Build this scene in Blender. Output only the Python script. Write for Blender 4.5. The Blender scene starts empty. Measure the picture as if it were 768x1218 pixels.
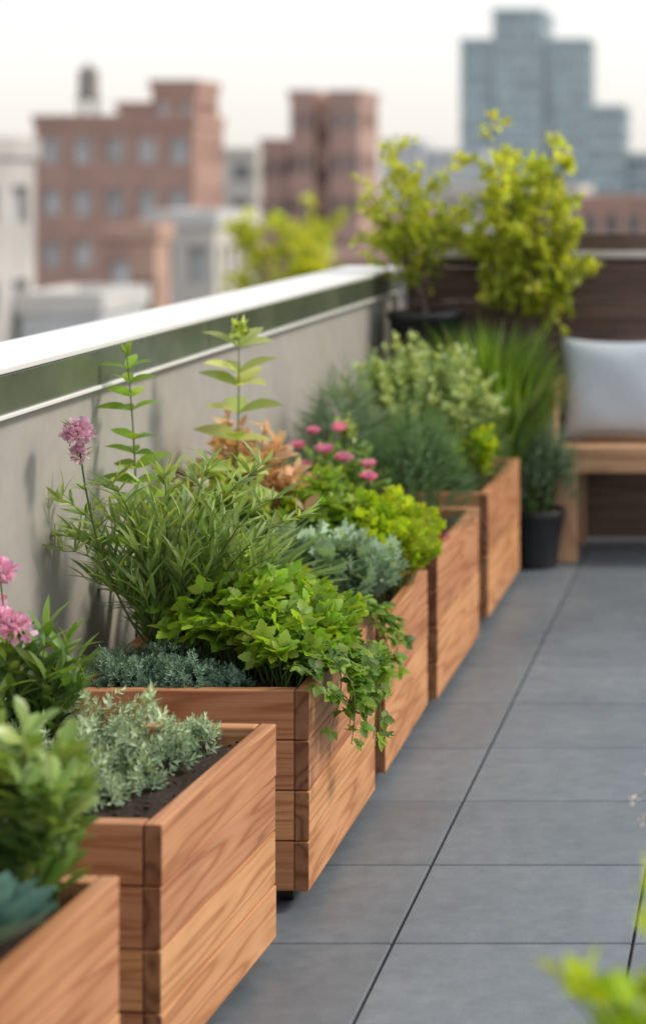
import bpy, bmesh, math, random
import numpy as np
from mathutils import Vector, Matrix
random.seed(7); rng=np.random.default_rng(11)
scene=bpy.context.scene
scene.view_settings.view_transform='Standard'; scene.view_settings.look='None'; scene.view_settings.exposure=0
rad=math.radians
U=rng.uniform
# ------------------------------------------------------------ materials
def nmat(name):
    m=bpy.data.materials.new(name); m.use_nodes=True
    nt=m.node_tree; b=nt.nodes['Principled BSDF']; return m,nt,b,nt.nodes.new,nt.links.new
def ramp(nt,stops,fac):
    r=nt.nodes.new('ShaderNodeValToRGB'); e=r.color_ramp.elements
    while len(e)<len(stops): e.new(0.5)
    for i,(p,c) in enumerate(stops):
        e[i].position=p; e[i].color=(*c,1)
    nt.links.new(fac,r.inputs[0]); return r.outputs[0]
def mixc(nt,a,b,f,mode='MIX'):
    m=nt.nodes.new('ShaderNodeMix'); m.data_type='RGBA'; m.blend_type=mode
    for s,v in ((m.inputs[6],a),(m.inputs[7],b),(m.inputs[0],f)):
        if isinstance(v,(int,float)): s.default_value=v
        elif isinstance(v,tuple): s.default_value=(*v,1)
        else: nt.links.new(v,s)
    return m.outputs[2]
def noise(nt,vec,scale,detail=4,rough=.55,dist=0):
    n=nt.nodes.new('ShaderNodeTexNoise'); n.inputs['Scale'].default_value=scale
    n.inputs['Detail'].default_value=detail; n.inputs['Roughness'].default_value=rough; n.inputs['Distortion'].default_value=dist
    if vec is not None: nt.links.new(vec,n.inputs['Vector'])
    return n.outputs['Fac']
def bump(nt,b,h,strength,dist=.01):
    n=nt.nodes.new('ShaderNodeBump'); n.inputs['Strength'].default_value=strength; n.inputs['Distance'].default_value=dist
    nt.links.new(h,n.inputs['Height']); nt.links.new(n.outputs[0],b.inputs['Normal'])
def coords(nt):
    g=nt.nodes.new('ShaderNodeNewGeometry'); return g.outputs['Position']
def plain(name,col,rough=.6,var=.25,scale=8,metal=0,spec=.5):
    m,nt,b,N,L=nmat(name)
    n=noise(nt,coords(nt),scale)
    d=tuple(c*(1-var) for c in col); l=tuple(min(1,c*(1+var)) for c in col)
    L(ramp(nt,[(.3,d),(.7,l)],n),b.inputs['Base Color'])
    b.inputs['Roughness'].default_value=rough; b.inputs['Metallic'].default_value=metal
    b.inputs['Specular IOR Level'].default_value=spec
    return m
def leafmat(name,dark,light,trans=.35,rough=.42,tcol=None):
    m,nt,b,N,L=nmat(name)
    a=N('ShaderNodeAttribute'); a.attribute_name='tint'  # tint paints light on upper leaves into the colour, along with paler new growth
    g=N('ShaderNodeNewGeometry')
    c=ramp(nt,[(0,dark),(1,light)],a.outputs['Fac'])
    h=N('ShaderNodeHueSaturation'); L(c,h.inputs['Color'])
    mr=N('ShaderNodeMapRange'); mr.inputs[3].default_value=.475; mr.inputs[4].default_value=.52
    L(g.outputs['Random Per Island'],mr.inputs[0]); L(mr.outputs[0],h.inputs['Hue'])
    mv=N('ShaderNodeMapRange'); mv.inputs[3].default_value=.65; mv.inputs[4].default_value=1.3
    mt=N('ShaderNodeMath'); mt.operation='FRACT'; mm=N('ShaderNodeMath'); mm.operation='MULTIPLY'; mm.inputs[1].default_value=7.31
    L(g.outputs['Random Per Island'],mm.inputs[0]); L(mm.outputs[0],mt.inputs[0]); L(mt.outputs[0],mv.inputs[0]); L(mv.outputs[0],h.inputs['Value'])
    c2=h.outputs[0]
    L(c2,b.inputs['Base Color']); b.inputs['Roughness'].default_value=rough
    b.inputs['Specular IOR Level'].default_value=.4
    t=N('ShaderNodeBsdfTranslucent')
    tc=mixc(nt,c2,(1.5,1.5,.55),1.0,'MULTIPLY') if tcol is None else mixc(nt,c2,tcol,1.0,'MULTIPLY')
    L(tc,t.inputs['Color'])
    ms=N('ShaderNodeMixShader'); ms.inputs[0].default_value=trans
    L(b.outputs[0],ms.inputs[1]); L(t.outputs[0],ms.inputs[2])
    L(ms.outputs[0],nt.nodes['Material Output'].inputs['Surface'])
    return m
def woodmat(name,c0,c1,c2,rough=.55,end=False):
    m,nt,b,N,L=nmat(name)
    a=N('ShaderNodeAttribute'); a.attribute_name='gc'
    mp=N('ShaderNodeMapping'); L(a.outputs['Vector'],mp.inputs['Vector'])
    mp.inputs['Scale'].default_value=(.8,13,13) if not end else (6,6,6)
    g=N('ShaderNodeNewGeometry')
    n1=noise(nt,mp.outputs[0],1.,2,.45,.25)
    mu=N('ShaderNodeMath'); mu.operation='MULTIPLY'; mu.inputs[1].default_value=58; L(n1,mu.inputs[0])
    sn=N('ShaderNodeMath'); sn.operation='SINE'; L(mu.outputs[0],sn.inputs[0])
    mr=N('ShaderNodeMapRange'); mr.inputs[1].default_value=-1; mr.inputs[2].default_value=1; L(sn.outputs[0],mr.inputs[0])
    mp2=N('ShaderNodeMapping'); L(a.outputs['Vector'],mp2.inputs['Vector']); mp2.inputs['Scale'].default_value=(6,260,260) if not end else (120,120,120)
    n2=noise(nt,mp2.outputs[0],1,3,.6)
    base=ramp(nt,[(0.0,c0),(.22,c1),(1,c2)],mr.outputs[0])
    fine=ramp(nt,[(.35,(.80,.75,.70)),(.6,(1,1,1))],n2)
    c=mixc(nt,base,fine,.7,'MULTIPLY')
    h=N('ShaderNodeHueSaturation'); L(c,h.inputs['Color'])
    mv=N('ShaderNodeMapRange'); mv.inputs[3].default_value=.72; mv.inputs[4].default_value=1.16
    L(g.outputs['Random Per Island'],mv.inputs[0]); L(mv.outputs[0],h.inputs['Value'])
    mh=N('ShaderNodeMapRange'); mh.inputs[3].default_value=.49; mh.inputs[4].default_value=.508
    L(g.outputs['Random Per Island'],mh.inputs[0]); L(mh.outputs[0],h.inputs['Hue'])
    mp3=N('ShaderNodeMapping'); L(a.outputs['Vector'],mp3.inputs['Vector']); mp3.inputs['Scale'].default_value=(3.2,8,3)
    v=N('ShaderNodeTexVoronoi'); v.inputs['Scale'].default_value=1.0; L(mp3.outputs[0],v.inputs['Vector'])
    kn=ramp(nt,[(0.05,(.25,.15,.1)),(.10,(1,1,1))],v.outputs['Distance'])
    st=ramp(nt,[(.35,(.84,.80,.77)),(.62,(1,1,1))],noise(nt,g.outputs['Position'],5,2))
    c=mixc(nt,h.outputs[0],kn,.0 if end else .8,'MULTIPLY'); c=mixc(nt,c,st,.6,'MULTIPLY')
    L(c,b.inputs['Base Color']); b.inputs['Roughness'].default_value=rough; b.inputs['Specular IOR Level'].default_value=.35
    bump(nt,b,n2,.3,.002)
    return m
# ------------------------------------------------------------ mesh builder
class MB:
    def __init__(s): s.V=[];s.F=[];s.T=[];s.G=[];s.n=0;s.mats=[]
    def mi(s,m):
        if m not in s.mats: s.mats.append(m)
        return s.mats.index(m)
    def add(s,V,F,mat,tint=.5,gc=None,smooth=True):
        V=np.asarray(V,float); k=len(V)
        F=np.asarray(F,int)
        s.V.append(V); mi=s.mi(mat)
        s.F.append((F+s.n,mi,smooth))
        s.T.append(np.broadcast_to(np.asarray(tint,float),(k,)).copy())
        s.G.append(np.zeros((k,3)) if gc is None else gc); s.n+=k
    def build(s,name,parent=None):
        me=bpy.data.meshes.new(name)
        V=np.concatenate(s.V); me.vertices.add(len(V)); me.vertices.foreach_set('co',V.ravel())
        loops=[];starts=[];mi=[];sm=[];p=0
        for F,m,smo in s.F:
            k,w=F.shape; loops.append(F.ravel()); starts.append(p+np.arange(k)*w); p+=k*w
            mi.append(np.full(k,m)); sm.append(np.full(k,smo))
        loops=np.concatenate(loops);starts=np.concatenate(starts)
        me.loops.add(len(loops)); me.loops.foreach_set('vertex_index',loops.astype(np.int32))
        me.polygons.add(len(starts)); me.polygons.foreach_set('loop_start',starts.astype(np.int32))
        me.polygons.foreach_set('material_index',np.concatenate(mi).astype(np.int32))
        me.polygons.foreach_set('use_smooth',np.concatenate(sm).astype(bool))
        me.update(calc_edges=True)
        a=me.attributes.new('tint','FLOAT','POINT'); a.data.foreach_set('value',np.concatenate(s.T))
        g=me.attributes.new('gc','FLOAT_VECTOR','POINT'); g.data.foreach_set('vector',np.concatenate(s.G).ravel())
        for m in s.mats: me.materials.append(m)
        me.validate()
        o=bpy.data.objects.new(name,me); scene.collection.objects.link(o)
        if parent: o.parent=parent
        return o
def empty(name):
    o=bpy.data.objects.new(name,None); scene.collection.objects.link(o); return o
QB=np.array([[0,3,2,1],[4,5,6,7],[0,1,5,4],[1,2,6,5],[2,3,7,6],[3,0,4,7]])
def box(mb,x0,x1,y0,y1,z0,z1,mat,R=None):
    v=np.array([[x0,y0,z0],[x1,y0,z0],[x1,y1,z0],[x0,y1,z0],[x0,y0,z1],[x1,y0,z1],[x1,y1,z1],[x0,y1,z1]],float)
    if R is not None: v=R(v)
    mb.add(v,QB,mat,smooth=False)
def board(mb,c,size,mat,matend,bev=.003,R=None):
    """chamfered board; grain follows the longest side"""
    bm=bmesh.new(); bmesh.ops.create_cube(bm,size=1)
    for v in bm.verts: v.co=Vector((v.co.x*size[0],v.co.y*size[1],v.co.z*size[2]))
    bmesh.ops.bevel(bm,geom=list(bm.edges),offset=bev,segments=2,affect='EDGES',profile=.5)
    bm.normal_update()
    ax=int(np.argmax(size)); order=[ax]+[i for i in range(3) if i!=ax]
    V=np.array([v.co[:] for v in bm.verts]); off=U(-20,20,3)
    gc=V[:,order]+off
    W=V+np.array(c)
    if R is not None: W=R(W)
    fs={}
    for f in bm.faces:
        e=abs(f.normal[ax])>.9
        fs.setdefault((e,len(f.verts)),[]).append([v.index for v in f.verts])
    first=True; base=mb.n
    for (e,k),F in fs.items():
        if first: mb.add(W,F,matend if e else mat,.5,gc,False); first=False
        else: mb.F.append((np.array(F)+base,mb.mi(matend if e else mat),False))
    bm.free()
# ---------------- leaf templates  (x across, y length, z normal)
def T_leaf(w=.3,rows=5,fold=.25,curl=.25,peak=.45,teeth=0.,wav=0.):
    V=[];F=[]
    for i in range(rows+1):
        t=i/rows
        ww=w*(math.sin(math.pi*min(1,max(0,t))**(math.log(.5)/math.log(peak))))**.8 if 0<t<1 else .012*(1-t)
        if teeth and i%2==1: ww*=1+teeth
        if teeth and i%2==0: ww*=1-teeth
        z=-curl*t*t; zz=z+fold*ww+wav*math.sin(i*2.1)*w
        V+= [(-ww,t,zz),(0,t,z),(ww,t,zz-wav*2*math.sin(i*2.1)*w)]
    for i in range(rows):
        a=3*i; F+=[(a,a+1,a+4,a+3),(a+1,a+2,a+5,a+4)]
    return np.array(V),np.array(F)
def combine(parts):
    V=[];F=[];n=0
    for v,f in parts: V.append(v);F.append(f+n);n+=len(v)
    return np.concatenate(V),np.concatenate(F)
def xf(T,rotz=0,rotx=0,roty=0,s=1,off=(0,0,0)):
    M=np.array((Matrix.Rotation(rotz,3,'Z')@Matrix.Rotation(roty,3,'Y')@Matrix.Rotation(rotx,3,'X')))
    return (T[0]*s)@M.T+np.array(off),T[1]
leaf=T_leaf(.26,5,.3,.25)
leaf_spoon=T_leaf(.24,5,.25,.2,.6)
leaf_long=T_leaf(.11,5,.3,.35,.4)
leaf_nar=T_leaf(.055,4,.3,.3,.4)
leaf_sm=T_leaf(.3,2,.3,.15)
toothed=T_leaf(.36,8,.22,.25,.42,.16)
trif=combine([xf(toothed,0,0,0,.62,(0,.38,0)),xf(toothed,rad(62),-.1,0,.55,(-.02,.33,0)),xf(toothed,rad(-62),-.1,0,.55,(.02,.33,0)),
     (np.array([(-.012,0,0),(.012,0,0),(.012,.4,0),(-.012,.4,0)]),np.array([[0,1,2,3]]))])
def T_palm(lobes=5,depth=.3,ruf=.08,nseg=30,cup=.2):
    V=[(0,0,0)];F=[]
    for ring,rr in ((1,.55),(2,1.)):
        for i in range(nseg):
            a=-math.pi*.5+ (i+.5)/nseg*2*math.pi
            r=.5*(1-depth*(.5-.5*math.cos(lobes*(a+math.pi*.5)))*(rr**2))
            z=cup*(r*rr)**2*2+ruf*math.sin(a*lobes*1.5+rr)*rr*rr
            V.append((r*rr*math.cos(a),.42+r*rr*math.sin(a)-.0,z))
    V[0]=(0,.42,0)
    q=[]
    for i in range(nseg):
        j=(i+1)%nseg
        q.append((1+i,1+nseg+i,1+nseg+j,1+j))
    for i in range(0,nseg,2): q.append((0,1+i,1+(i+1)%nseg,1+(i+2)%nseg))
    return np.array(V),np.array(q)
palm=T_palm(7,.42,.06,28,.15); ruffle=T_palm(5,.28,.16,30,.35)
ivy=T_palm(5,.55,.03,30,.1)
def T_sprig(n=9,l=1.,w=.16,rise=.6,h=.6,T=None):
    P=[]
    for i in range(n):
        T0=T_leaf(w,2,.2,-.1) if T is None else T
        P.append(xf(T0,i*2.4,rise+ .8*(i/n)*(1),0,l*(1-.4*i/n),(0,0,h*i/n)))
    return combine(P)  # axis = +z
def axis_y(T): # turn z axis to y (so D = axis)
    V=T[0][:,[0,2,1]].copy(); V[:,2]*=-1; return V,T[1]
sprig=axis_y(T_sprig(10,.5,.17,.25,.7))
def T_needle():
    P=[]
    for i in range(24):
        P.append(xf((np.array([(-.014,0,0),(.014,0,0),(.003,.24,0),(-.003,.24,0)]),np.array([[0,1,2,3]])),i*2.4,.6,0,1-.35*i/24,(0,0,.85*i/24)))
    return combine(P)
needle=axis_y(T_needle())
blade=T_leaf(.016,7,.3,.55,.3)
petal=T_leaf(.42,3,.3,-.2,.65)
def norm(a): return a/np.maximum(np.linalg.norm(a,axis=-1,keepdims=True),1e-9)
def leaves(mb,T,P,D,Nn,S,mat,tint):
    P=np.asarray(P,float);D=norm(np.asarray(D,float));Nn=np.asarray(Nn,float)
    m=len(P); X=norm(np.cross(D,Nn)); Z=np.cross(X,D)
    S=np.broadcast_to(np.asarray(S,float),(m,))
    V=T[0]; k=len(V)
    W=P[:,None,:]+S[:,None,None]*(V[None,:,0,None]*X[:,None,:]+V[None,:,1,None]*D[:,None,:]+V[None,:,2,None]*Z[:,None,:])
    F=(T[1][None]+(np.arange(m)*k)[:,None,None]).reshape(-1,T[1].shape[1])
    tt=np.repeat(np.clip(np.broadcast_to(tint,(m,)),0,1),k)
    mb.add(W.reshape(-1,3),F,mat,tt)
def tube(mb,pts,r0,r1,mat,sides=5,tint=.3):
    pts=np.asarray(pts,float); n=len(pts); t=norm(np.gradient(pts,axis=0))
    ref=np.array([.31,.17,.93]) if abs(t[0][2])<.8 else np.array([1,.2,.1])
    X=norm(np.cross(t,ref));Y=np.cross(t,X); r=np.linspace(r0,r1,n)[:,None,None]
    a=np.arange(sides)/sides*2*np.pi
    V=pts[:,None]+r*(np.cos(a)[None,:,None]*X[:,None]+np.sin(a)[None,:,None]*Y[:,None])
    F=[(i*sides+j,i*sides+(j+1)%sides,(i+1)*sides+(j+1)%sides,(i+1)*sides+j) for i in range(n-1) for j in range(sides)]
    mb.add(V.reshape(-1,3),F,mat,tint)
def bez(p0,p1,p2,n=6):
    t=np.linspace(0,1,n)[:,None]; p0,p1,p2=map(np.asarray,(p0,p1,p2))
    return (1-t)**2*p0+2*t*(1-t)*p1+t*t*p2
def clump(mb,base,rx,ry,h,nst,T,ls,lps,lm,sm,start=.3,out=.9,up=.35,sr=.002,basew=.35,flat=.5,arch=.75,wob=.02,lsv=.3,tintb=0,ngrav=.6):
    base=np.array(base,float); P=[];D=[];N=[];S=[];TT=[]; tips=[]
    for i in range(nst):
        az=U(0,2*np.pi); q=math.sqrt(U(0,1)); ca,sa=math.cos(az),math.sin(az)
        hh=h*(1-flat*q*q)*U(.72,1.05)
        tip=base+[rx*q*ca,ry*q*sa,hh]
        st=base+[rx*q*ca*basew,ry*q*sa*basew,0]
        ctl=st+[rx*q*ca*.15+U(-wob,wob),ry*q*sa*.15+U(-wob,wob),hh*arch]
        pts=bez(st,ctl,tip,7)
        if sr: tube(mb,pts,sr,sr*.5,sm,4,.4)
        t=np.sort(U(start,1,lps)); t[-1]=1
        idx=t*6; i0=np.minimum(idx.astype(int),5); fr=(idx-i0)[:,None]
        p=pts[i0]*(1-fr)+pts[i0+1]*fr; tg=norm(pts[i0+1]-pts[i0])
        a=np.arange(lps)*2.4+U(0,6); 
        rnd=np.stack([np.cos(a),np.sin(a),U(-.3,.5,lps)],1)
        w=np.where(t>=.999,.3,1.)[:,None]
        d=norm(tg*(1-out+.15)+rnd*out*w+np.array([0,0,up]))
        nn=norm(rng.normal(0,.35,(lps,3))+[0,0,1]+tg*(1-ngrav))
        P.append(p);D.append(d);N.append(nn);S.append(ls*U(1-lsv,1+lsv*.6,lps)*np.where(t>.97,.8,1))
        TT.append(.15+.65*(p[:,2]-base[2])/h*U(.7,1.1,lps)+.1*q+tintb+rng.normal(0,.1,lps)); tips.append(tip)  # tint grows with height: painted top light plus paler new growth
    leaves(mb,T,np.concatenate(P),np.concatenate(D),np.concatenate(N),np.concatenate(S),lm,np.concatenate(TT))
    return np.array(tips)
def cushion(mb,c,rx,ry,h,n,T,s,mat,bumps=.3,tb=0,fr=55.):
    c=np.array(c,float)
    az=U(0,2*np.pi,n); q=np.sqrt(U(0,1,n)); 
    bx,by=U(-3,3),U(-3,3)
    zz=np.sqrt(np.maximum(0,1-q**2.4))
    x=rx*q*np.cos(az); y=ry*q*np.sin(az)
    bmp=1+bumps*(np.sin(x*fr+bx)*np.cos(y*fr*1.1+by)+.5*np.sin(x*fr*2.3+y*fr*1.6))
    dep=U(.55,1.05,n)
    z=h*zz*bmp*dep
    P=c+np.stack([x*(1+.12*(bmp-1)),y,z],1)
    D=norm(np.stack([x/rx**2*h*.8,y/ry**2*h*.8,.7+0*x],1)*[1,1,1]+rng.normal(0,.25,(n,3)))
    N=rng.normal(0,1,(n,3))
    leaves(mb,T,P,D,N,s*U(.6,1.25,n),mat,tb+.1+.8*(dep-.55)/.5*zz*(.6+.4*bmp)+rng.normal(0,.1,n))  # painted light in the tint: outer crown sprigs paler, deep and rim ones darker
def flowerhead(mb,c,r,n,s,mat,T=petal,flat=.8,zs=1.):
    d=norm(rng.normal(0,1,(n,3))+[0,0,.5]); P=np.array(c)+d*r*U(.2,.9,(n,1))*[1,1,zs]
    leaves(mb,T,P,norm(d+rng.normal(0,.35,(n,3))),rng.normal(0,1,(n,3))+[0,0,1],s*U(.7,1.2,n),mat,U(0,1,n))
def rose(mb,c,r,mat):
    for k,(m,tilt,s) in enumerate(((7,.25,1.),(6,.7,.85),(5,1.1,.65),(4,1.4,.4))):
        a=np.arange(m)/m*2*np.pi+k*.7
        d=np.stack([np.cos(a)*math.cos(tilt),np.sin(a)*math.cos(tilt),np.full(m,math.sin(tilt))],1)
        nn=np.stack([-np.cos(a)*math.sin(tilt),-np.sin(a)*math.sin(tilt),np.full(m,math.cos(tilt))],1)
        leaves(mb,T_leaf(.48,4,.2,-.3,.62),np.tile(c,(m,1))+rng.normal(0,.05*r,(m,3)),d,nn,r*s*U(.9,1.1,m),mat,U(.1,1,m))
# ------------------------------------------------------------ material set
cedar=woodmat('cedar',(.48,.21,.09),(.61,.295,.135),(.69,.355,.175))
cedar_end=woodmat('cedar_end',(.20,.085,.038),(.29,.13,.062),(.37,.175,.088),.7,True)
darkwood=woodmat('dark_wood',(.11,.07,.055),(.16,.105,.082),(.20,.135,.108),.6)
benchwood=woodmat('bench_wood',(.46,.26,.14),(.56,.33,.19),(.64,.40,.24),.5)
stemg=leafmat('stem_green',(.08,.14,.03),(.18,.28,.08),.1)
bark=plain('bark',(.14,.105,.08),.85,.4,40)
blackpot=plain('black_pot',(.022,.023,.027),.4,.3,5)
rubber=plain('caster_rubber',(.012,.012,.012),.6,.2,20)
g_bright=leafmat('leaf_bright',(.05,.14,.012),(.36,.53,.06),.42)
g_mid=leafmat('leaf_mid',(.04,.10,.022),(.26,.40,.10),.35)
g_deep=leafmat('leaf_deep',(.025,.075,.03),(.16,.29,.10),.3)
g_lime=leafmat('leaf_lime',(.18,.32,.01),(.60,.72,.05),.45)
g_blue=leafmat('leaf_bluegreen',(.07,.16,.10),(.42,.56,.42),.25,.5)
g_sedum=leafmat('leaf_sedum',(.10,.19,.10),(.58,.69,.48),.2,.55)
g_thyme=leafmat('leaf_thyme',(.04,.11,.075),(.30,.44,.33),.2,.5)
g_grassy=leafmat('leaf_willowy',(.07,.16,.035),(.46,.58,.22),.38)
g_pale=leafmat('leaf_pale',(.18,.28,.05),(.66,.72,.28),.5)
g_airy=leafmat('leaf_airy',(.08,.16,.05),(.54,.63,.31),.35)
g_lav=leafmat('leaf_lavender',(.045,.10,.055),(.24,.35,.21),.25)
g_tree=leafmat('leaf_tree',(.20,.27,.02),(.70,.72,.11),.5)
g_copper=leafmat('leaf_copper',(.32,.24,.08),(.84,.60,.38),.4,.45,(1.2,1.0,.65))
g_red=leafmat('leaf_red',(.16,.03,.04),(.55,.12,.14),.3,.5,(1.3,.8,.8))
g_shrub=leafmat('leaf_shrub',(.045,.12,.02),(.42,.55,.17),.32,.28)
g_agave=leafmat('leaf_agave',(.08,.19,.16),(.26,.45,.38),.15,.5)
pink=leafmat('petal_pink',(.82,.36,.52),(.95,.70,.80),.4,.6,(1.1,1,1.05))
magenta=leafmat('petal_rose',(.82,.27,.42),(.94,.52,.62),.35,.6,(1.1,.95,1.05))
mauve=leafmat('petal_mauve',(.68,.36,.50),(.94,.72,.80),.35,.6,(1.1,1,1.05))
white=leafmat('petal_white',(.75,.62,.58),(.9,.84,.78),.3,.6,(1,1,1))
def soilmat():
    m,nt,b,N,L=nmat('potting_soil'); p=coords(nt)
    n=noise(nt,p,90,6,.7)
    c=ramp(nt,[(.3,(.018,.012,.009)),(.6,(.065,.04,.027)),(.8,(.16,.105,.07))],n)
    L(c,b.inputs['Base Color']); b.inputs['Roughness'].default_value=.95
    bump(nt,b,n,1,.01); return m
soil=soilmat()
# ------------------------------------------------------------ planters
def planter(nx,ny,L,W,H,ang,rows=4):
    mb=MB(); ca,sa=math.cos(-ang),math.sin(-ang)
    def R(v):
        v=np.asarray(v); o=v.copy(); o[:,0]=nx+v[:,0]*ca-v[:,1]*sa; o[:,1]=ny+v[:,0]*sa+v[:,1]*ca; return o
    th=.03; z0=.04; bh=(H-z0)/rows
    for i in range(rows):
        zc=z0+bh*(i+.5); g=.0025
        for xs in (-th/2,-W+th/2):
            j=U(-.0012,.0012)
            board(mb,(xs+j,L/2,zc),(th,L,bh-g),cedar,cedar_end,.003,R)
        for ys in (th/2+.002,L-th/2-.002):
            j=U(-.0015,.0015)
            board(mb,(-W/2,ys+abs(j),zc),(W-2*th-.003,th,bh-g),cedar,cedar_end,.003,R)
    box(mb,-W+th+.004,-th-.004,th+.006,L-th-.006,z0+.01,z0+.03,rubber,R)
    for cx in (-.06,-W+.06):
        for cy in (.07,L-.07):
            a=np.linspace(0,2*np.pi,17)[:-1]
            ring=np.stack([np.zeros(16),np.cos(a)*.02,np.sin(a)*.02],1)
            V=np.concatenate([ring+[cx-.012,cy,.0215],ring+[cx+.012,cy,.0215]])
            F=[(k,(k+1)%16,16+(k+1)%16,16+k) for k in range(16)]
            mb.add(R(V),F,rubber)
            box(mb,cx-.013,cx-.0125,cy-.014,cy+.014,.008,.036,rubber,R); box(mb,cx+.0125,cx+.013,cy-.014,cy+.014,.008,.036,rubber,R)
            box(mb,cx-.02,cx+.02,cy-.02,cy+.02,.036,.0415,rubber,R)
    n=36; xs=np.linspace(-W+th-.002,-th+.002,n); ys=np.linspace(th-.002,L-th+.002,n)
    X,Y=np.meshgrid(xs,ys); Z=H-.03+.008*np.sin(X*31+nx*9)*np.cos(Y*27)+rng.normal(0,.0035,X.shape)
    V=np.stack([X,Y,Z],-1).reshape(-1,3)
    F=[(r*n+c,r*n+c+1,(r+1)*n+c+1,(r+1)*n+c) for r in range(n-1) for c in range(n-1)]
    mb.add(R(V),F,soil)
    m=260; P=np.stack([U(-W+th+.01,-th-.01,m),U(th+.01,L-th-.01,m),np.full(m,H-.026)+U(-.004,.008,m)],1)
    leaves(mb,(np.array([(-.3,0,0),(.3,0,.05),(.25,1,.1),(-.3,.9,0),(0,.5,.35)]),np.array([[0,1,2,4],[0,4,2,3]])),R(P),rng.normal(0,1,(m,3))*[1,1,.3],rng.normal(0,.4,(m,3))+[0,0,1],U(.005,.014,m),soil,.5)
    return mb.build('wooden_planter_box')
planter(-1.020,2.48,.60,.48,.45,rad(4.2))
planter(-.986,3.319,.61,.48,.45,rad(3.5))
planter(-.941,4.176,.69,.50,.45,0)
planter(-.942,5.0,.65,.50,.41,rad(-.6))
planter(-.930,5.70,.80,.50,.445,0)
planter(-.935,6.743,.83,.50,.45,0)
# ------------------------------------------------------------ terrace floor
def tilemat():
    m,nt,b,N,L=nmat('porcelain_tile'); p=coords(nt); g=N('ShaderNodeNewGeometry')
    n1=noise(nt,p,2.2,5,.6); n2=noise(nt,p,260,3,.6); n3=noise(nt,p,18,5,.65)
    c=ramp(nt,[(.3,(.150,.176,.200)),(.7,(.205,.234,.262))],n3)
    c=mixc(nt,c,ramp(nt,[(.3,(.74,.74,.74)),(.7,(1.14,1.14,1.14))],n2),.6,'MULTIPLY')
    c=mixc(nt,c,ramp(nt,[(.3,(.82,.83,.85)),(.7,(1.08,1.07,1.05))],n1),.8,'MULTIPLY')
    h=N('ShaderNodeHueSaturation'); L(c,h.inputs['Color']); mv=N('ShaderNodeMapRange'); mv.inputs[3].default_value=.9; mv.inputs[4].default_value=1.08
    L(g.outputs['Random Per Island'],mv.inputs[0]); L(mv.outputs[0],h.inputs['Value'])
    L(h.outputs[0],b.inputs['Base Color'])
    L(ramp(nt,[(.3,(.36,)*3),(.7,(.54,)*3)],n1),b.inputs['Roughness'])
    bump(nt,b,n2,.15,.002); return m
tile=tilemat(); grout=plain('grout',(.03,.032,.035),.9,.3,50)
mb=MB(); px,py=.4665,.452; gap=.006; be=.0025
for i in range(-2,12):
    for j in range(-14,10):
        x0=-.742+i*px; x1=x0+px; y0=4.008+j*py; y1=y0+py
        x0=max(x0+gap/2,-1.525); x1=min(x1-gap/2,4.0); y0=y0+gap/2; y1=min(y1-gap/2,8.385)
        if x1-x0<.03 or y1-y0<.03: continue
        dz=U(-.0006,.0006)
        V=[(x0,y0,-.01),(x1,y0,-.01),(x1,y1,-.01),(x0,y1,-.01),(x0,y0,-be),(x1,y0,-be),(x1,y1,-be),(x0,y1,-be),
           (x0+be,y0+be,dz),(x1-be,y0+be,dz),(x1-be,y1-be,dz),(x0+be,y1-be,dz)]
        F=[(0,1,5,4),(1,2,6,5),(2,3,7,6),(3,0,4,7),(4,5,9,8),(5,6,10,9),(6,7,11,10),(7,4,8,11),(8,9,10,11)]
        mb.add(V,F,tile,smooth=False)
mb.build('terrace_pavement')
stucco=plain('stucco',(.37,.35,.32),.85,.07,14)
mb=MB(); box(mb,-1.78,4.3,-2.4,8.55,-14,-.008,grout); 
mb.build('terrace_building')
whitecap=plain('cap_metal',(.80,.79,.76),.3,.05,3,0,.6)
greenm,nt,b,N,L=nmat('green_glass_trim')
L(ramp(nt,[(.3,(.07,.09,.055)),(.7,(.12,.145,.09))],noise(nt,coords(nt),5)),b.inputs['Base Color']); b.inputs['Roughness'].default_value=.2
par=empty('parapet_wall')
mb=MB()
box(mb,-1.76,-1.545,-2.4,8.54,-.006,1.018,stucco); mb.build('wall',par)
mb=MB(); ys=[-2.4]; y=-1.93
while y<8.5: ys.append(y); y+=1.88
ys.append(8.54)
for a,b_ in zip(ys[:-1],ys[1:]):
    board(mb,(-1.541,(a+b_)/2,1.058),(.022,b_-a-.004,.078),greenm,greenm,.002)
mb.build('trim_band',par)
mb=MB()
board(mb,(-1.536,3.07,1.0135),(.03,10.9,.009),whitecap,whitecap,.002)
board(mb,(-1.645,3.07,1.106),(.24,10.9,.014),whitecap,whitecap,.003)
mb.build('coping',par)
fen=empty('wood_fence'); mb=MB()
z=0.01
while z<1.13:
    x=-1.50
    while x<4.2:
        L_=min(2.4,4.2-x); board(mb,(x+L_/2,8.42,z+.068),(L_-.004,.03,.135),darkwood,darkwood,.002); x+=L_
    z+=.138
mb.build('boards',fen)
mb=MB(); board(mb,(1.35,8.43,1.165),(5.75,.13,.03),plain('fence_cap',(.55,.52,.48),.5,.1,5),whitecap,.004); mb.build('cap',fen)
mb=MB()
for x in (-1.4,.4,2.2,4.1): board(mb,(x,8.475,.57),(.07,.07,1.14),darkwood,darkwood,.003)
mb.build('posts',fen)
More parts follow.
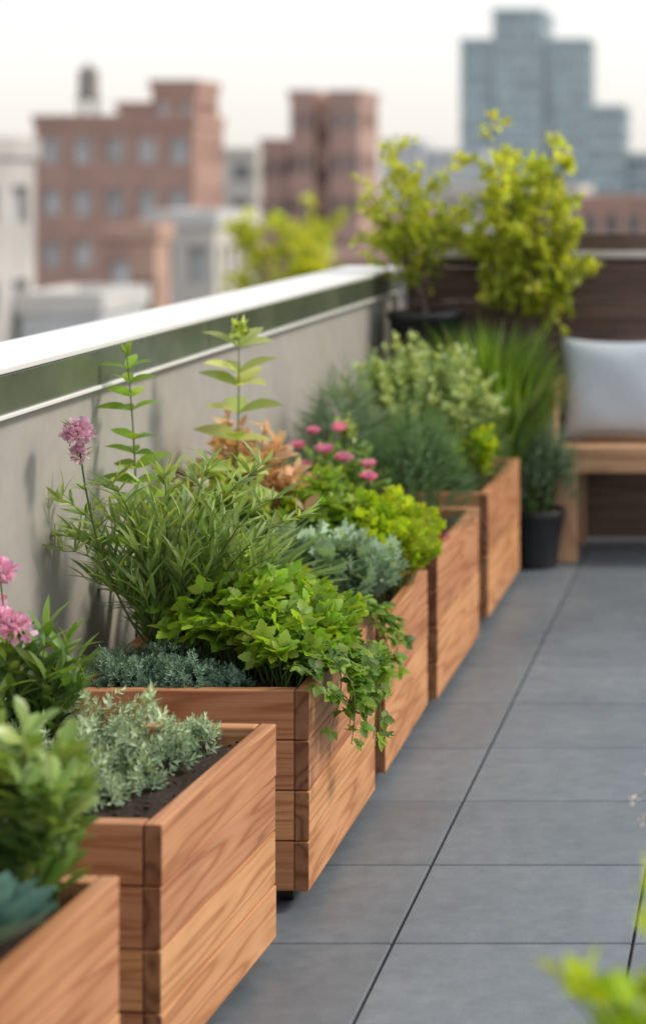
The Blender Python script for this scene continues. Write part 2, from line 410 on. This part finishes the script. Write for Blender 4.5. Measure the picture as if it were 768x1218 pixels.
# ------------------------------------------------------------ bench
be_=empty('wooden_bench'); x0,x1=-.84,1.1; yf,yb=7.9,8.36
mb=MB()
for k in range(4):
    d=(yb-yf)/4; board(mb,((x0+x1)/2,yf+d*(k+.5),.425),(x1-x0,d-.008,.035),benchwood,benchwood,.004)
mb.build('seat',be_)
mb=MB(); board(mb,((x0+x1)/2,yf+.03,.375),(x1-x0-.16,.028,.06),benchwood,benchwood,.003); mb.build('apron',be_)
mb=MB()
for x in (x0+.04,x1-.04):
    board(mb,(x,yf+.045,.203),(.085,.075,.404),benchwood,benchwood,.004)
    board(mb,(x,yb-.04,.203),(.085,.06,.404),benchwood,benchwood,.004)
    board(mb,(x,(yf+yb)/2,.07),(.04,.3,.06),benchwood,benchwood,.004)
mb.build('legs',be_)
mb=MB()
for x in (x0-.018,x1+.018):
    board(mb,(x,(yf+yb)/2+.02,.53),(.034,.42,.3),benchwood,benchwood,.006)
mb.build('arm_panels',be_)
def pillow(name,c,w,h,t,rx,rz,mat):
    n=28; u=np.linspace(-1,1,n); A,B=np.meshgrid(u,u)
    k=1-.10*(1-A**2)*np.abs(B)**3; l=1-.10*(1-B**2)*np.abs(A)**3
    X=A*w/2*l; Z=B*h/2*k
    th=t/2*np.maximum(0,(1-A**4)*(1-B**4))**.55
    wr=.003*np.sin(A*5+B*4)+.0015*np.sin(A*11-B*7)
    th=th+wr*(th/(t/2))
    V1=np.stack([X,-th,Z],-1).reshape(-1,3);V2=np.stack([X,th,Z],-1).reshape(-1,3)
    F=[(r*n+c_,r*n+c_+1,(r+1)*n+c_+1,(r+1)*n+c_) for r in range(n-1) for c_ in range(n-1)]
    M=np.array(Matrix.Rotation(rz,3,'Z')@Matrix.Rotation(rx,3,'X'))
    mb=MB(); mb.add(V1@M.T+np.array(c),F,mat); mb.add(V2@M.T+np.array(c),[f[::-1] for f in F],mat)
    e=[(a,-1) for a in u]+[(1,a) for a in u[1:]]+[(a,1) for a in u[::-1][1:]]+[(-1,a) for a in u[::-1][1:]]
    pts=np.array([[a*w/2*(1-.10*(1-b**2)*abs(a)**3),0,b*h/2*(1-.10*(1-a**2)*abs(b)**3)] for a,b in e])@M.T+np.array(c)
    tube(mb,pts,.004,.004,mat,6); return mb.build(name)
m,nt,b,N,L=nmat('linen'); p=coords(nt); nn=noise(nt,p,350,2)
L(mixc(nt,(.56,.61,.67),ramp(nt,[(.3,(.9,.9,.9)),(.7,(1,1,1))],nn),1.,'MULTIPLY'),b.inputs['Base Color']); b.inputs['Roughness'].default_value=.9; bump(nt,b,nn,.3,.002)
pillow('throw_pillow',(-.605,8.14,.645),.48,.40,.15,rad(-12),rad(-3),m)
# ------------------------------------------------------------ pots
def pot(name,c,r0,r1,h,mat=blackpot,z0=0.002,sq=False):
    mb=MB(); n=40; a=np.arange(n)/n*2*np.pi; prof=[(0,.0),(r0*.97,0),(r0,.01),(r1*.98,h-.03),(r1*1.03,h-.028),(r1*1.04,h-.002),(r1*1.02,h),(r1*.95,h),(r1*.93,h-.03),(0,h-.035)]
    V=[];F=[]
    for r,z in prof:
        for t in a: V.append((c[0]+r*math.cos(t),c[1]+r*math.sin(t),z0+z))
    for i in range(len(prof)-1):
        for j in range(n): F.append((i*n+j,i*n+(j+1)%n,(i+1)*n+(j+1)%n,(i+1)*n+j))
    V=np.array(V); F=np.array(F)
    mb.add(V,F[:-n],mat); mb.F.append((F[-n:],mb.mi(soil),False))
    return mb.build(name)
pot('black_plant_pot',(-1.35,8.00),.10,.145,.96)
pot('black_plant_pot',(-.98,8.14),.12,.16,.50)
pot('black_plant_pot',(-.90,7.83),.075,.105,.22)
pot('black_plant_pot',(-1.12,7.82),.10,.14,.40)
pot('black_plant_pot',(-.03,2.02),.11,.16,.44)
pot('black_plant_pot',(.02,3.40),.10,.14,.25)
# ------------------------------------------------------------ PLANTS near
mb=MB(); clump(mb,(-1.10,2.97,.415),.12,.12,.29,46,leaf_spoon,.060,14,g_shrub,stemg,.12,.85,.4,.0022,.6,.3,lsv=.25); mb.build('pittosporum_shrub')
mb=MB()
for c,s in (((-1.06,2.77,.455),.115),((-1.13,2.64,.44),.07)):
    for k in range(5):
        m_=8-k; a=np.arange(m_)/m_*2*np.pi+k*.6; ti=.3+.28*k
        d=np.stack([np.cos(a)*math.cos(ti),np.sin(a)*math.cos(ti),np.full(m_,math.sin(ti))],1)
        nn=np.stack([-np.cos(a)*math.sin(ti),-np.sin(a)*math.sin(ti),np.full(m_,math.cos(ti))],1)
        leaves(mb,T_leaf(.27,6,.45,-.25,.6),np.tile(c,(m_,1))+[0,0,.006*k],d,nn,s*(1-.12*k),g_agave,.2+.2*k)
mb.build('succulent_rosette')
mb=MB()
for (x,y,r,h,n) in ((-1.22,3.60,.06,.09,150),(-1.13,3.70,.07,.10,190),(-1.165,3.50,.05,.065,120),(-1.29,3.50,.065,.08,150),(-1.235,3.80,.06,.10,150),(-1.08,3.83,.04,.06,90),(-1.22,3.41,.045,.055,100),(-1.33,3.66,.06,.08,140),(-1.11,3.60,.03,.04,60),(-1.36,3.80,.05,.08,90)):
    cushion(mb,(x,y,.412),r,r*1.05,h,n,sprig,.036,g_sedum,.35,.08)
mb.build('sedum_groundcover')
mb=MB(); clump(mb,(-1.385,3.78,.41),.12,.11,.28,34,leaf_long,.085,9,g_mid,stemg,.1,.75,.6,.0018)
for i,c in enumerate([(-1.405,3.74,.775),(-1.385,3.72,.69),(-1.36,3.70,.68),(-1.44,3.80,.70)]):
    tube(mb,bez((-1.39,3.77,.41),(-1.39+.01*i,3.77,.55),c,6),.0022,.0016,stemg,5)
    flowerhead(mb,c,.026,90,.018,pink,zs=.6)
mb.build('pink_flowering_plant')
mb=MB()
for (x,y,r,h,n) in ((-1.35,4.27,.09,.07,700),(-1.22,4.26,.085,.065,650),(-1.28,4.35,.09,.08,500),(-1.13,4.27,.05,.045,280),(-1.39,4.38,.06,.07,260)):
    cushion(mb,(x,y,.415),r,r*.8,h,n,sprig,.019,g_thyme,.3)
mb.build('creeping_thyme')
# willowy plant
mb=MB(); B=np.array([-1.31,4.47,.42])
clump(mb,B,.26,.13,.41,50,leaf_nar,.085,20,g_grassy,stemg,.18,.55,.6,.0022,.18,.38,.8,.03,.3)
top=np.array([-1.452,4.30,.965]); pts=bez(B,(-1.44,4.36,.6),top,12); tube(mb,pts,.003,.002,stemg,5)
for q in range(5,12):
    m_=14; a=U(0,6.28,m_); p=np.tile(pts[q],(m_,1))+rng.normal(0,.006,(m_,3)); d=np.stack([np.cos(a),np.sin(a),U(.2,.9,m_)],1)
    leaves(mb,leaf_nar,p,d,rng.normal(0,1,(m_,3)),.035,g_grassy,U(.2,.8,m_))
flowerhead(mb,top+[0,0,-.012],.032,260,.014,mauve,zs=.9); flowerhead(mb,top+[.004,0,-.055],.018,110,.011,mauve,zs=1.3)
for tip in ((-1.58,4.42,.72),(-1.50,4.35,.70),(-1.52,4.40,.80),(-1.07,4.40,.80),(-1.12,4.5,.86),(-1.22,4.45,.87),(-1.02,4.42,.76),(-1.15,4.4,.83),(-1.40,4.36,.84),(-1.30,4.4,.85)):
    tip=np.array(tip); tip[0]=max(tip[0],-1.52); pts=bez(B,(B+tip)/2+[0,0,.14],tip,10); tube(mb,pts,.0022,.001,stemg,4)
    for q in range(3,10):
        m_=7; a=U(0,6.28,m_); d=np.stack([np.cos(a),np.sin(a),U(.1,.9,m_)],1)+norm(pts[min(q+1,9)]-pts[q-1])*.7
        leaves(mb,leaf_nar,np.tile(pts[q],(m_,1)),d,rng.normal(0,.6,(m_,3))+[0,0,1],.07*U(.7,1.1,m_),g_grassy,U(.3,1,m_))
for c in ((-1.35,4.6,.815),(-1.28,4.6,.80)):
    c=np.array(c); flowerhead(mb,c,.014,26,.014,white); tube(mb,bez(B,(-1.34,4.5,.6),c,8),.002,.001,stemg,4)
mb.build('willowy_flowering_herb')
def tall_stem(name,base,top,nn,ll,T,mat,budc=None,bulge=.02,stemr=.0035,whorl=3,t0=.3,topl=1.):
    mb=MB(); base=np.array(base);top=np.array(top); pts=bez(base,(base+top)/2+[bulge,0,.05],top,20); tube(mb,pts,stemr,stemr*.4,stemg,6,.8)
    P=[];D=[];N=[];S=[]
    for i in range(nn):
        t=t0+(.98-t0)*(i/(nn-1)); p=pts[int(t*19)]; a0=i*1.25+.3
        for s in range(whorl):
            a=a0+s*2*math.pi/whorl+U(-.4,.4); up=.15+.5*t*t+U(-.15,.25)
            P.append(p);D.append((math.cos(a),math.sin(a)*.8,up));N.append((-math.cos(a)*up+U(-.4,.4),-math.sin(a)*up-.5,.9));S.append(ll*(1.08-.5*t)*U(.75,1.15))
    leaves(mb,T,P,D,N,S,mat,U(.4,1,len(P)))
    m_=7; a=U(0,6.28,m_); leaves(mb,leaf_long,np.tile(top,(m_,1)),np.stack([np.cos(a)*.4,np.sin(a)*.4,np.ones(m_)],1),rng.normal(0,1,(m_,3)),ll*.35,mat,.9)
    if budc: flowerhead(mb,top+[0,0,.012],.018,60,.016,budc)
    return mb.build(name)
tall_stem('salvia_stem',(-1.46,4.72,.41),(-1.475,4.70,1.08),12,.10,T_leaf(.22,6,.3,.3),g_bright)
tall_stem('milkweed_plant',(-1.38,5.20,.40),(-1.345,5.18,1.09),7,.155,T_leaf(.25,6,.25,.3),g_pale,g_pale,whorl=3,t0=.42)
mb=MB(); clump(mb,(-1.14,4.50,.41),.23,.20,.21,115,trif,.066,6,g_bright,stemg,.4,.8,.25,.0018,.55,.4,.8,.03,.35,.12)
clump(mb,(-1.02,4.36,.42),.12,.12,.14,46,trif,.06,5,g_bright,stemg,.4,.8,.25,.0016,.6,.4,.8,.03,.35,.15); mb.build('leafy_mint_herb')
mb=MB()
for k in range(20):
    st=np.array([-.99+U(-.05,.03),4.30+U(-.08,.16),.43]); ex=-.925+U(0,.07); ey=st[1]+U(-.10,.05); ez=U(.27,.47)
    p1=bez(st,(st[0]+.04,ey,.55),(ex,ey,.47),7); p2=bez(p1[-1],(ex+.03,ey,.44),(ex+U(-.0,.03),ey+U(-.03,.03),ez),7)
    pts=np.concatenate([p1,p2[1:]]); tube(mb,pts,.0018,.001,stemg,4)
    m_=13; idx=rng.integers(2,13,m_); idx[0]=12; a=U(-1.9,1.3,m_)
    d=np.stack([np.cos(a)*.8+.35,np.sin(a)*.9,U(-.5,.35,m_)],1); p=pts[idx]
    leaves(mb,trif if k%2 else ivy,p,d,np.stack([U(.2,1,m_),U(-.8,.1,m_),U(.4,1,m_)],1),U(.034,.055,m_)*(1 if k%2 else .85),g_bright,U(.0,.6,m_))
for k in range(5):
    ex=-.93+U(0,.03); ey=4.80+U(-.05,.1); pts=bez((-1.02,ey,.43),(-.93,ey,.56),(ex+.02,ey-.03,U(.33,.42)),10); tube(mb,pts,.0016,.001,stemg,4)
    m_=9; idx=rng.integers(3,10,m_); a=U(-1.9,1.3,m_)
    leaves(mb,trif,pts[idx],np.stack([np.cos(a)*.8+.3,np.sin(a)*.9,U(-.4,.4,m_)],1),np.stack([U(.2,1,m_),U(-.8,.1,m_),U(.4,1,m_)],1),U(.035,.05,m_),g_bright,U(.1,.7,m_))
mb.build('trailing_vine')
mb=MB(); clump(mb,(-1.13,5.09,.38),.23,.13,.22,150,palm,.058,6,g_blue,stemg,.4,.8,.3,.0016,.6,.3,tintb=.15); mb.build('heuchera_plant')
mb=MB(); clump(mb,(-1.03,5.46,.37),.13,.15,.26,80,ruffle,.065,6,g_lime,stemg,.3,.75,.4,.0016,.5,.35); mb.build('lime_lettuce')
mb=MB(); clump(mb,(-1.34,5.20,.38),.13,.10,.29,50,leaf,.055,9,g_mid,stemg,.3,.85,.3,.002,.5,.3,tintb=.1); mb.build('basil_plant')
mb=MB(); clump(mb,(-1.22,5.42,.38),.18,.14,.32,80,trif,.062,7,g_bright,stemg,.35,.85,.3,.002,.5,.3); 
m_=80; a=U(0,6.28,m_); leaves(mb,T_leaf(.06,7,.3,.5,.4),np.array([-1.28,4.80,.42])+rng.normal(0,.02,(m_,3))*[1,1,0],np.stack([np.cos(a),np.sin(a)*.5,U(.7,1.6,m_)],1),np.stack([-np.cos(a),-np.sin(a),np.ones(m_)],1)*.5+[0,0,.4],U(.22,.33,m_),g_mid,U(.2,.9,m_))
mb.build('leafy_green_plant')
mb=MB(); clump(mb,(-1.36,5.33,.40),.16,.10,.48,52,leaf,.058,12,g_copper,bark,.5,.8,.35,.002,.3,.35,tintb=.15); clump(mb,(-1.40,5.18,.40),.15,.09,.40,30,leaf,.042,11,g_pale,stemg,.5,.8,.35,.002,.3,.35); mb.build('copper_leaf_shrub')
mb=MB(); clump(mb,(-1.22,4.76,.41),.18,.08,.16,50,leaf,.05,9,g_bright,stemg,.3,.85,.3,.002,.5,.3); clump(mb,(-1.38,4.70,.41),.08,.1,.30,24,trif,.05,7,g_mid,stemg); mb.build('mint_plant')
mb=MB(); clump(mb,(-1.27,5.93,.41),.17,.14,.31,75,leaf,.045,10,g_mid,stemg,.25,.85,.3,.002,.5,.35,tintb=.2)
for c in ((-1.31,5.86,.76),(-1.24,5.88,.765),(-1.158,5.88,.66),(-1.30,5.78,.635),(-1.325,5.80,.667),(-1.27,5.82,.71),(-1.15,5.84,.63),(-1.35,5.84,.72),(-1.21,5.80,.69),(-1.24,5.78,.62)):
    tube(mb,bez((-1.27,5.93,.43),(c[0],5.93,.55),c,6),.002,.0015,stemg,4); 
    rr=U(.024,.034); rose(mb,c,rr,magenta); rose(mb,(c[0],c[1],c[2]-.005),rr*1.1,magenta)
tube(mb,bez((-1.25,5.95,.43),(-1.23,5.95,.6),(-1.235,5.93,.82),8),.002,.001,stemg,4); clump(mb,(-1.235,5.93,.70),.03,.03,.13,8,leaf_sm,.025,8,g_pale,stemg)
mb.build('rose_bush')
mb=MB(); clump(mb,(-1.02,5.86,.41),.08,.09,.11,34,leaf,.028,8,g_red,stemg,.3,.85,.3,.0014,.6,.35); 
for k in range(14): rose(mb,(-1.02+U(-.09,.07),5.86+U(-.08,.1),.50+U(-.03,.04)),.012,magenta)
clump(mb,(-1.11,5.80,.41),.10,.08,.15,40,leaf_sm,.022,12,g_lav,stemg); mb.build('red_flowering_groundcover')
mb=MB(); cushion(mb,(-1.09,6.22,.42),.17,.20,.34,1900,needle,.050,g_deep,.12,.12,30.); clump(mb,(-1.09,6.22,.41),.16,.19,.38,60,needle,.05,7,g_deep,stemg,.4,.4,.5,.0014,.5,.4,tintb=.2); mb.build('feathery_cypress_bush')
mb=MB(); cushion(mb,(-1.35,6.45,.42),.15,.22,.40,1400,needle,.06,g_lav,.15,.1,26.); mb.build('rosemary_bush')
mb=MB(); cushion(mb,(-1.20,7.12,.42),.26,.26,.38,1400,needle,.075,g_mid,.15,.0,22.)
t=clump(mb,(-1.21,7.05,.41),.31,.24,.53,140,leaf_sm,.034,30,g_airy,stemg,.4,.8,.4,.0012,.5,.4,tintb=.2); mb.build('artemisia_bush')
mb=MB(); clump(mb,(-1.03,6.95,.41),.09,.10,.24,36,leaf,.045,9,g_lime,stemg,.3,.85,.3,.002,.5,.3); mb.build('golden_oregano')
def grass(mb,c,n,l,mat,spread=.6,r=.06,curve=1.):
    a=U(0,6.28,n); q=np.sqrt(U(0,1,n)); P=np.array(c)+np.stack([np.cos(a)*r*q,np.sin(a)*r*q,0*a],1)
    s=spread*q; D=np.stack([np.cos(a)*s,np.sin(a)*s,np.ones(n)],1)
    D[:,:2]+=rng.normal(0,.10,(n,2)); N=np.stack([-D[:,0],-D[:,1],.6*np.ones(n)],1)
    N=np.stack([np.cos(a),np.sin(a),-s],1)*-1
    # blade droops away from its normal, i.e. outwards
    leaves(mb,(blade[0]*[.8,1,curve],blade[1]),P,D,N+rng.normal(0,.35,(n,3)),l*(1-.35*q*q)*U(.55,1.05,n),mat,U(0,.9,n))
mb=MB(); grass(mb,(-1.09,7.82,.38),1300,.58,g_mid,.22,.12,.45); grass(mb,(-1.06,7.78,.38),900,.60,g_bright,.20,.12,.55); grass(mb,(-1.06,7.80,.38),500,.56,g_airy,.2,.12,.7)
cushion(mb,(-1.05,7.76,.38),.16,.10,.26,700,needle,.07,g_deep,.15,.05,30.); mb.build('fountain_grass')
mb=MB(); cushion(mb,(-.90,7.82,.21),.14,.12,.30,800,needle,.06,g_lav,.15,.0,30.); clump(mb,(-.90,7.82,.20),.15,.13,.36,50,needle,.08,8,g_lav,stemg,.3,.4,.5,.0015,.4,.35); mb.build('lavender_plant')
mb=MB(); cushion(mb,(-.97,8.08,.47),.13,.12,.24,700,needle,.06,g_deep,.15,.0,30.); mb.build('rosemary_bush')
# ------------------------------------------------------------ trees
def tree(name,base,fork,cc,cr,nl,nsub,ntw,lpt,T,ls,mat,tr,rmin=.45,rmax=.9):
    mb=MB(); base=np.array(base,float);fork=np.array(fork,float);cc=np.array(cc);cr=np.array(cr)
    tp=bez(base,(base+fork)/2+[tr,tr*.5,0],fork,8); tube(mb,tp,tr,tr*.7,bark,8)
    P=[];D=[];N=[];S=[];TT=[]
    for i in range(nl):
        zf=1-1.55*(i+.5)/nl; an=i*2.39996+U(-.3,.3); rr=math.sqrt(max(0,1-zf*zf)); d=np.array([rr*math.cos(an),rr*math.sin(an),zf])
        e=cc+d*cr*U(rmin,rmax); s=tp[rng.integers(3,8)]
        lp=bez(s,(s+e)/2+[0,0,.05*cr[2]],e,8); tube(mb,lp,tr*.5,tr*.15,bark,5)
        for j in range(nsub):
            s2=lp[rng.integers(3,8)]; d2=norm(rng.normal(0,1,3)+d*.6+[0,0,.15]); e2=s2+d2*cr*U(.15,.42)
            sp=bez(s2,(s2+e2)/2+[0,0,.03*cr[2]],e2,5); tube(mb,sp,tr*.15,tr*.06,bark,4)
            for k in range(ntw):
                s3=sp[rng.integers(1,5)]; d3=norm(rng.normal(0,1,3)+d2*.7+[0,0,.3]); e3=s3+d3*cr.mean()*U(.1,.26)
                tube(mb,np.array([s3,(s3+e3)/2+[0,0,.01*cr[2]],e3]),tr*.06,tr*.03,bark,3)
                tt=U(.1,1,lpt)[:,None]; P.append(s3+(e3-s3)*tt); dd=norm(rng.normal(0,.8,(lpt,3))+d3+[0,0,-.1]); D.append(dd)
                N.append(rng.normal(0,.5,(lpt,3))+[0,0,1]); S.append(ls*U(.6,1.2,lpt)); 
                TT.append(np.clip(.55+.3*(e3[2]-cc[2])/cr[2]+U(-.25,.35)+rng.normal(0,.12,lpt),0,1))  # crown top tinted paler: light painted into leaf colour, with random variation
    leaves(mb,T,np.concatenate(P),np.concatenate(D),np.concatenate(N),np.concatenate(S),mat,np.concatenate(TT))
    return mb.build(name)
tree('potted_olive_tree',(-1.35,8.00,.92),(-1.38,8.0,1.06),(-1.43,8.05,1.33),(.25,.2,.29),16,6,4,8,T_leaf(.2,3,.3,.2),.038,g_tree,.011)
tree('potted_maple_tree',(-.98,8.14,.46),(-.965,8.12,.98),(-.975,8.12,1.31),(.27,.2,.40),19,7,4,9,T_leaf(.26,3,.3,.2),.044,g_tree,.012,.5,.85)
tree('street_tree',(-10.4,45,-14),(-10.4,45,-4.5),(-10.4,45,-1.75),(1.55,1.8,2.9),26,8,6,12,T_leaf(.34,2,.3,.2),.24,g_tree,.16)
tree('street_tree',(-19,62,-14),(-19,62,-9),(-19,62,-7),(3,3,3),18,8,5,10,T_leaf(.34,2,.3,.2),.35,g_mid,.18)
# foreground plants
mb=MB(); clump(mb,(-.04,2.02,.41),.17,.12,.395,30,leaf,.062,9,g_lime,stemg,.45,.8,.35,.0025,.4,.25); mb.build('potted_laurel_plant')
mb=MB(); clump(mb,(.02,3.40,.22),.13,.12,.25,40,leaf_nar,.06,12,g_grassy,stemg)
for k,(x,z) in enumerate(((-.225,.50),(-.20,.545),(-.21,.47),(-.17,.52))):
    pts=bez((.0,3.38,.25),(-.04,3.33,.62-.03*k),(x,3.28,z),12); tube(mb,pts,.0013,.0007,stemg,4)
    for q in (-1,-2,-3): flowerhead(mb,pts[q],.006,12,.007,white)
mb.build('gaura_plant')
# ------------------------------------------------------------ city
def bmat(name,c,rough=.8,sc=.5): return plain(name,c,rough,.12,sc)
brick1=bmat('brick_red',(.47,.30,.245)); brick2=bmat('brick_rose',(.50,.335,.285)); concrete=bmat('concrete',(.52,.50,.48)); cream=bmat('cream_stone',(.64,.60,.54))  # distance haze is mixed into these wall colours, so they are paler
bluegrey=bmat('tower_panel',(.46,.54,.57),.5); haze=bmat('hazy_grey',(.62,.65,.68)); roofm=bmat('roof_membrane',(.62,.61,.59)); orange=bmat('terracotta',(.56,.37,.29))  # same here: haze put into the panel, wall and roof colours
def glassm(name,c,r=.12):
    return plain(name,c,r,.35,.35,0,.8)
glass_d=glassm('window_glass',(.22,.23,.24)); glass_l=glassm('window_glass_light',(.50,.51,.52),.2); glass_b=glassm('tower_glass',(.33,.42,.46))  # light panes have reflection painted into their colour, tower glass has haze
GZ=-14
def block(name,vols,floor_h,bay,wall,glass,win=.5,frame=None):
    """vols: (x0,x1,y0,y1,ztop). Real openings: recessed glass core, spandrels and piers in front."""
    e=empty(name); W=MB();G=MB();Rf=MB()
    for (x0,x1,y0,y1,zt) in vols:
        i=.35
        box(G,x0+i,x1-i,y0+i,y1-i,GZ,zt-.3,glass)
        nf=max(1,int((zt-GZ)/floor_h)); fh=(zt-GZ)/nf
        for k in range(nf+1):
            zc=GZ+k*fh; h=fh*(1-win)/2 if wall is not bluegrey else fh*.16
            z0=max(GZ,zc-h); z1=min(zt,zc+h)
            box(W,x0+.02,x1-.02,y0+.02,y1-.02,z0,z1,wall)
        nb=max(2,round((x1-x0)/bay)); w=(x1-x0)/nb*(.42 if wall is not bluegrey else .12)
        for k in range(nb+1):
            xc=x0+(x1-x0)*k/nb; a=max(x0,xc-w/2); b_=min(x1,xc+w/2)
            box(W,a,b_,y0,y0+.6,GZ,zt-.004,wall); box(W,a,b_,y1-.6,y1,GZ,zt-.004,wall)
        nb=max(2,round((y1-y0)/bay)); w=(y1-y0)/nb*(.42 if wall is not bluegrey else .12)
        for k in range(nb+1):
            yc=y0+(y1-y0)*k/nb; a=max(y0+.61,yc-w/2); b_=min(y1-.61,yc+w/2)
            if b_>a: box(W,x0+.003,x0+.6,a,b_,GZ,zt-.006,wall); box(W,x1-.6,x1-.003,a,b_,GZ,zt-.006,wall)
        box(Rf,x0+.5,x1-.5,y0+.5,y1-.5,zt+.003,zt+.12,roofm)
        for (a,b_,c_,d_) in ((x0-.15,x1+.15,y0-.15,y0+.45),(x0-.15,x1+.15,y1-.45,y1+.15)): box(Rf,a,b_,c_,d_,zt+.002,zt+.7,frame or wall)
        box(Rf,x0-.15,x0+.45,y0+.45,y1-.45,zt+.002,zt+.7,frame or wall); box(Rf,x1-.45,x1+.15,y0+.45,y1-.45,zt+.002,zt+.7,frame or wall)
    W.build('walls',e);G.build('windows',e);Rf.build('roof',e); return e
block('brick_apartment_building',[(-53.8,-42.2,150,158,5.0),(-45.6,-42.3,151,157,7.6),(-48.2,-45.9,151.5,157,6.0)],3.3,2.2,brick1,glass_l,.5)
mb=MB(); n=20; a=np.arange(n)/n*2*np.pi
def cyl(mb,x,y,r0,r1,z0,z1,mat):
    V=np.concatenate([np.stack([x+r0*np.cos(a),y+r0*np.sin(a),0*a+z0],1),np.stack([x+r1*np.cos(a),y+r1*np.sin(a),0*a+z1],1)])
    mb.add(V,[(k,(k+1)%n,n+(k+1)%n,n+k) for k in range(n)],mat)
wt=bmat('tank_wood',(.26,.24,.22))
tx,ty=-51.2,154
cyl(mb,tx,ty,.75,.7,7.0,9.0,wt); cyl(mb,tx,ty,.8,.02,9.0,9.7,wt)
for dx in (-.5,.5):
    for dy in (-.5,.5): box(mb,tx+dx-.08,tx+dx+.08,ty+dy-.08,ty+dy+.08,5.1,7.0,wt)
box(mb,tx-.8,tx+.8,ty-.8,ty+.8,6.9,7.0,wt); mb.build('water_tower')
block('brick_apartment_building',[(-42.5,-39.95,171,178,3.6),(-39.9,-37.9,170,178,7.6),(-37.85,-36.75,171,178,6.2),(-36.7,-34.2,170,178,7.6)],3.3,2.1,brick2,glass_d,.45)
block('stone_apartment_building',[(-57.5,-51.5,205,214,3.2)],3.4,2.4,cream,glass_d,.45)
block('concrete_office_building',[(-40,-25.8,58,72,2.0)],3.2,2.6,concrete,glass_l,.4)
block('white_office_building',[(-27.4,-24.4,90,97,-.9)],3.0,2.0,cream,glass_l,.5,roofm)
block('terracotta_building',[(-25.6,-24.6,82,84,-1.2)],3.4,1.2,orange,glass_d,.3)
block('white_office_building',[(-25.6,-22.9,70,75,-3.3)],3.0,2.2,haze,glass_l,.4,roofm)
block('brick_apartment_building',[(-36,-31,110,120,-2.2)],3.2,2.2,brick1,glass_l,.5)
block('brick_apartment_building',[(-30,-21,125,135,-4.2)],3.2,2.2,brick2,glass_d,.5)
block('glass_tower',[(-68.9,-61.6,452,470,30.2),(-61.5,-50.5,450,472,36.6),(-50.4,-40.5,452,466,30.2)],3.4,2.4,bluegrey,glass_b,.6)
block('glass_office_building',[(-34.3,-27.6,380,395,13.2),(-27.5,-8,384,400,4.5)],3.4,2.4,bluegrey,glass_b,.6)
block('hazy_office_building',[(-80,-72,420,435,7.5),(-71.8,-60,425,440,5.5)],3.5,3,haze,glass_l,.5)
block('brick_apartment_building',[(-19,-4,200,215,-1.5)],3.3,2.2,brick1,glass_d,.45)
block('stone_apartment_building',[(-34,-20,210,226,-.6)],3.3,2.4,cream,glass_d,.45)
for k in range(26):
    d=U(180,520); x=U(-.55,.6)*d
    if -75<x<-30 and d>400: continue
    w=U(10,22); zt=U(-5,1.2) if -.42*d<x<.03*d else U(-3,9)
    if d<240 and -.42*d<x<.0*d: continue
    block('city_building',[(x,x+w,d,d+U(10,18),zt)],3.4,2.8,[haze,cream,brick2,concrete][k%4],[glass_d,glass_l][k%2],.5)
m,nt,b,N,L=nmat('ground_asphalt'); n=noise(nt,coords(nt),.05,6)
L(ramp(nt,[(.35,(.06,.06,.06)),(.65,(.14,.14,.135))],n),b.inputs['Base Color']); b.inputs['Roughness'].default_value=.9
mb=MB(); V=[(-4000,-3000,GZ-.02),(4000,-3000,GZ-.02),(4000,6000,GZ-.02),(-4000,6000,GZ-.02)]; mb.add(V,[[0,1,2,3]],m); mb.build('ground')
# ------------------------------------------------------------ light: hazy bright sky + soft sun
w=bpy.data.worlds.new('World'); scene.world=w; w.use_nodes=True; nt=w.node_tree
sky=nt.nodes.new('ShaderNodeTexSky'); sky.sky_type='NISHITA'; sky.sun_disc=False
sun_dir=Vector((.72,.12,.68)).normalized()
el=math.asin(sun_dir.z); az=math.atan2(sun_dir.x,sun_dir.y)
sky.sun_elevation=el; sky.sun_rotation=az; sky.air_density=1.0; sky.dust_density=2; sky.ozone_density=1; sky.altitude=50
tc=nt.nodes.new('ShaderNodeTexCoord'); sp=nt.nodes.new('ShaderNodeSeparateXYZ'); nt.links.new(tc.outputs['Generated'],sp.inputs[0])
hz=ramp(nt,[(0.0,(.86,.81,.74)),(.06,(.95,.93,.90)),(.2,(.94,.94,.94)),(1,(.66,.71,.78))],sp.outputs['Z'])
vm=nt.nodes.new('ShaderNodeVectorMath'); vm.operation='SCALE'; nt.links.new(hz,vm.inputs[0]); vm.inputs['Scale'].default_value=10
mx=mixc(nt,sky.outputs[0],vm.outputs[0],.8)
nt.links.new(mx,nt.nodes['Background'].inputs[0]); nt.nodes['Background'].inputs[1].default_value=.126
ld=bpy.data.lights.new('sun','SUN'); ld.energy=2.5; ld.angle=rad(14); ld.color=(1,.90,.76)
lo=bpy.data.objects.new('sun',ld); scene.collection.objects.link(lo); lo.rotation_euler=(-sun_dir).to_track_quat('-Z','Y').to_euler()
# ------------------------------------------------------------ camera
cd=bpy.data.cameras.new('camera'); co=bpy.data.objects.new('camera',cd); scene.collection.objects.link(co); scene.camera=co
co.location=(0,0,1.5); co.rotation_euler=(rad(90),0,0)
cd.sensor_width=36; cd.lens=72.4; cd.shift_x=-.440; cd.shift_y=-.3317; cd.clip_end=8000; cd.clip_start=.05
cd.dof.use_dof=True; cd.dof.focus_distance=4.15; cd.dof.aperture_fstop=2.2
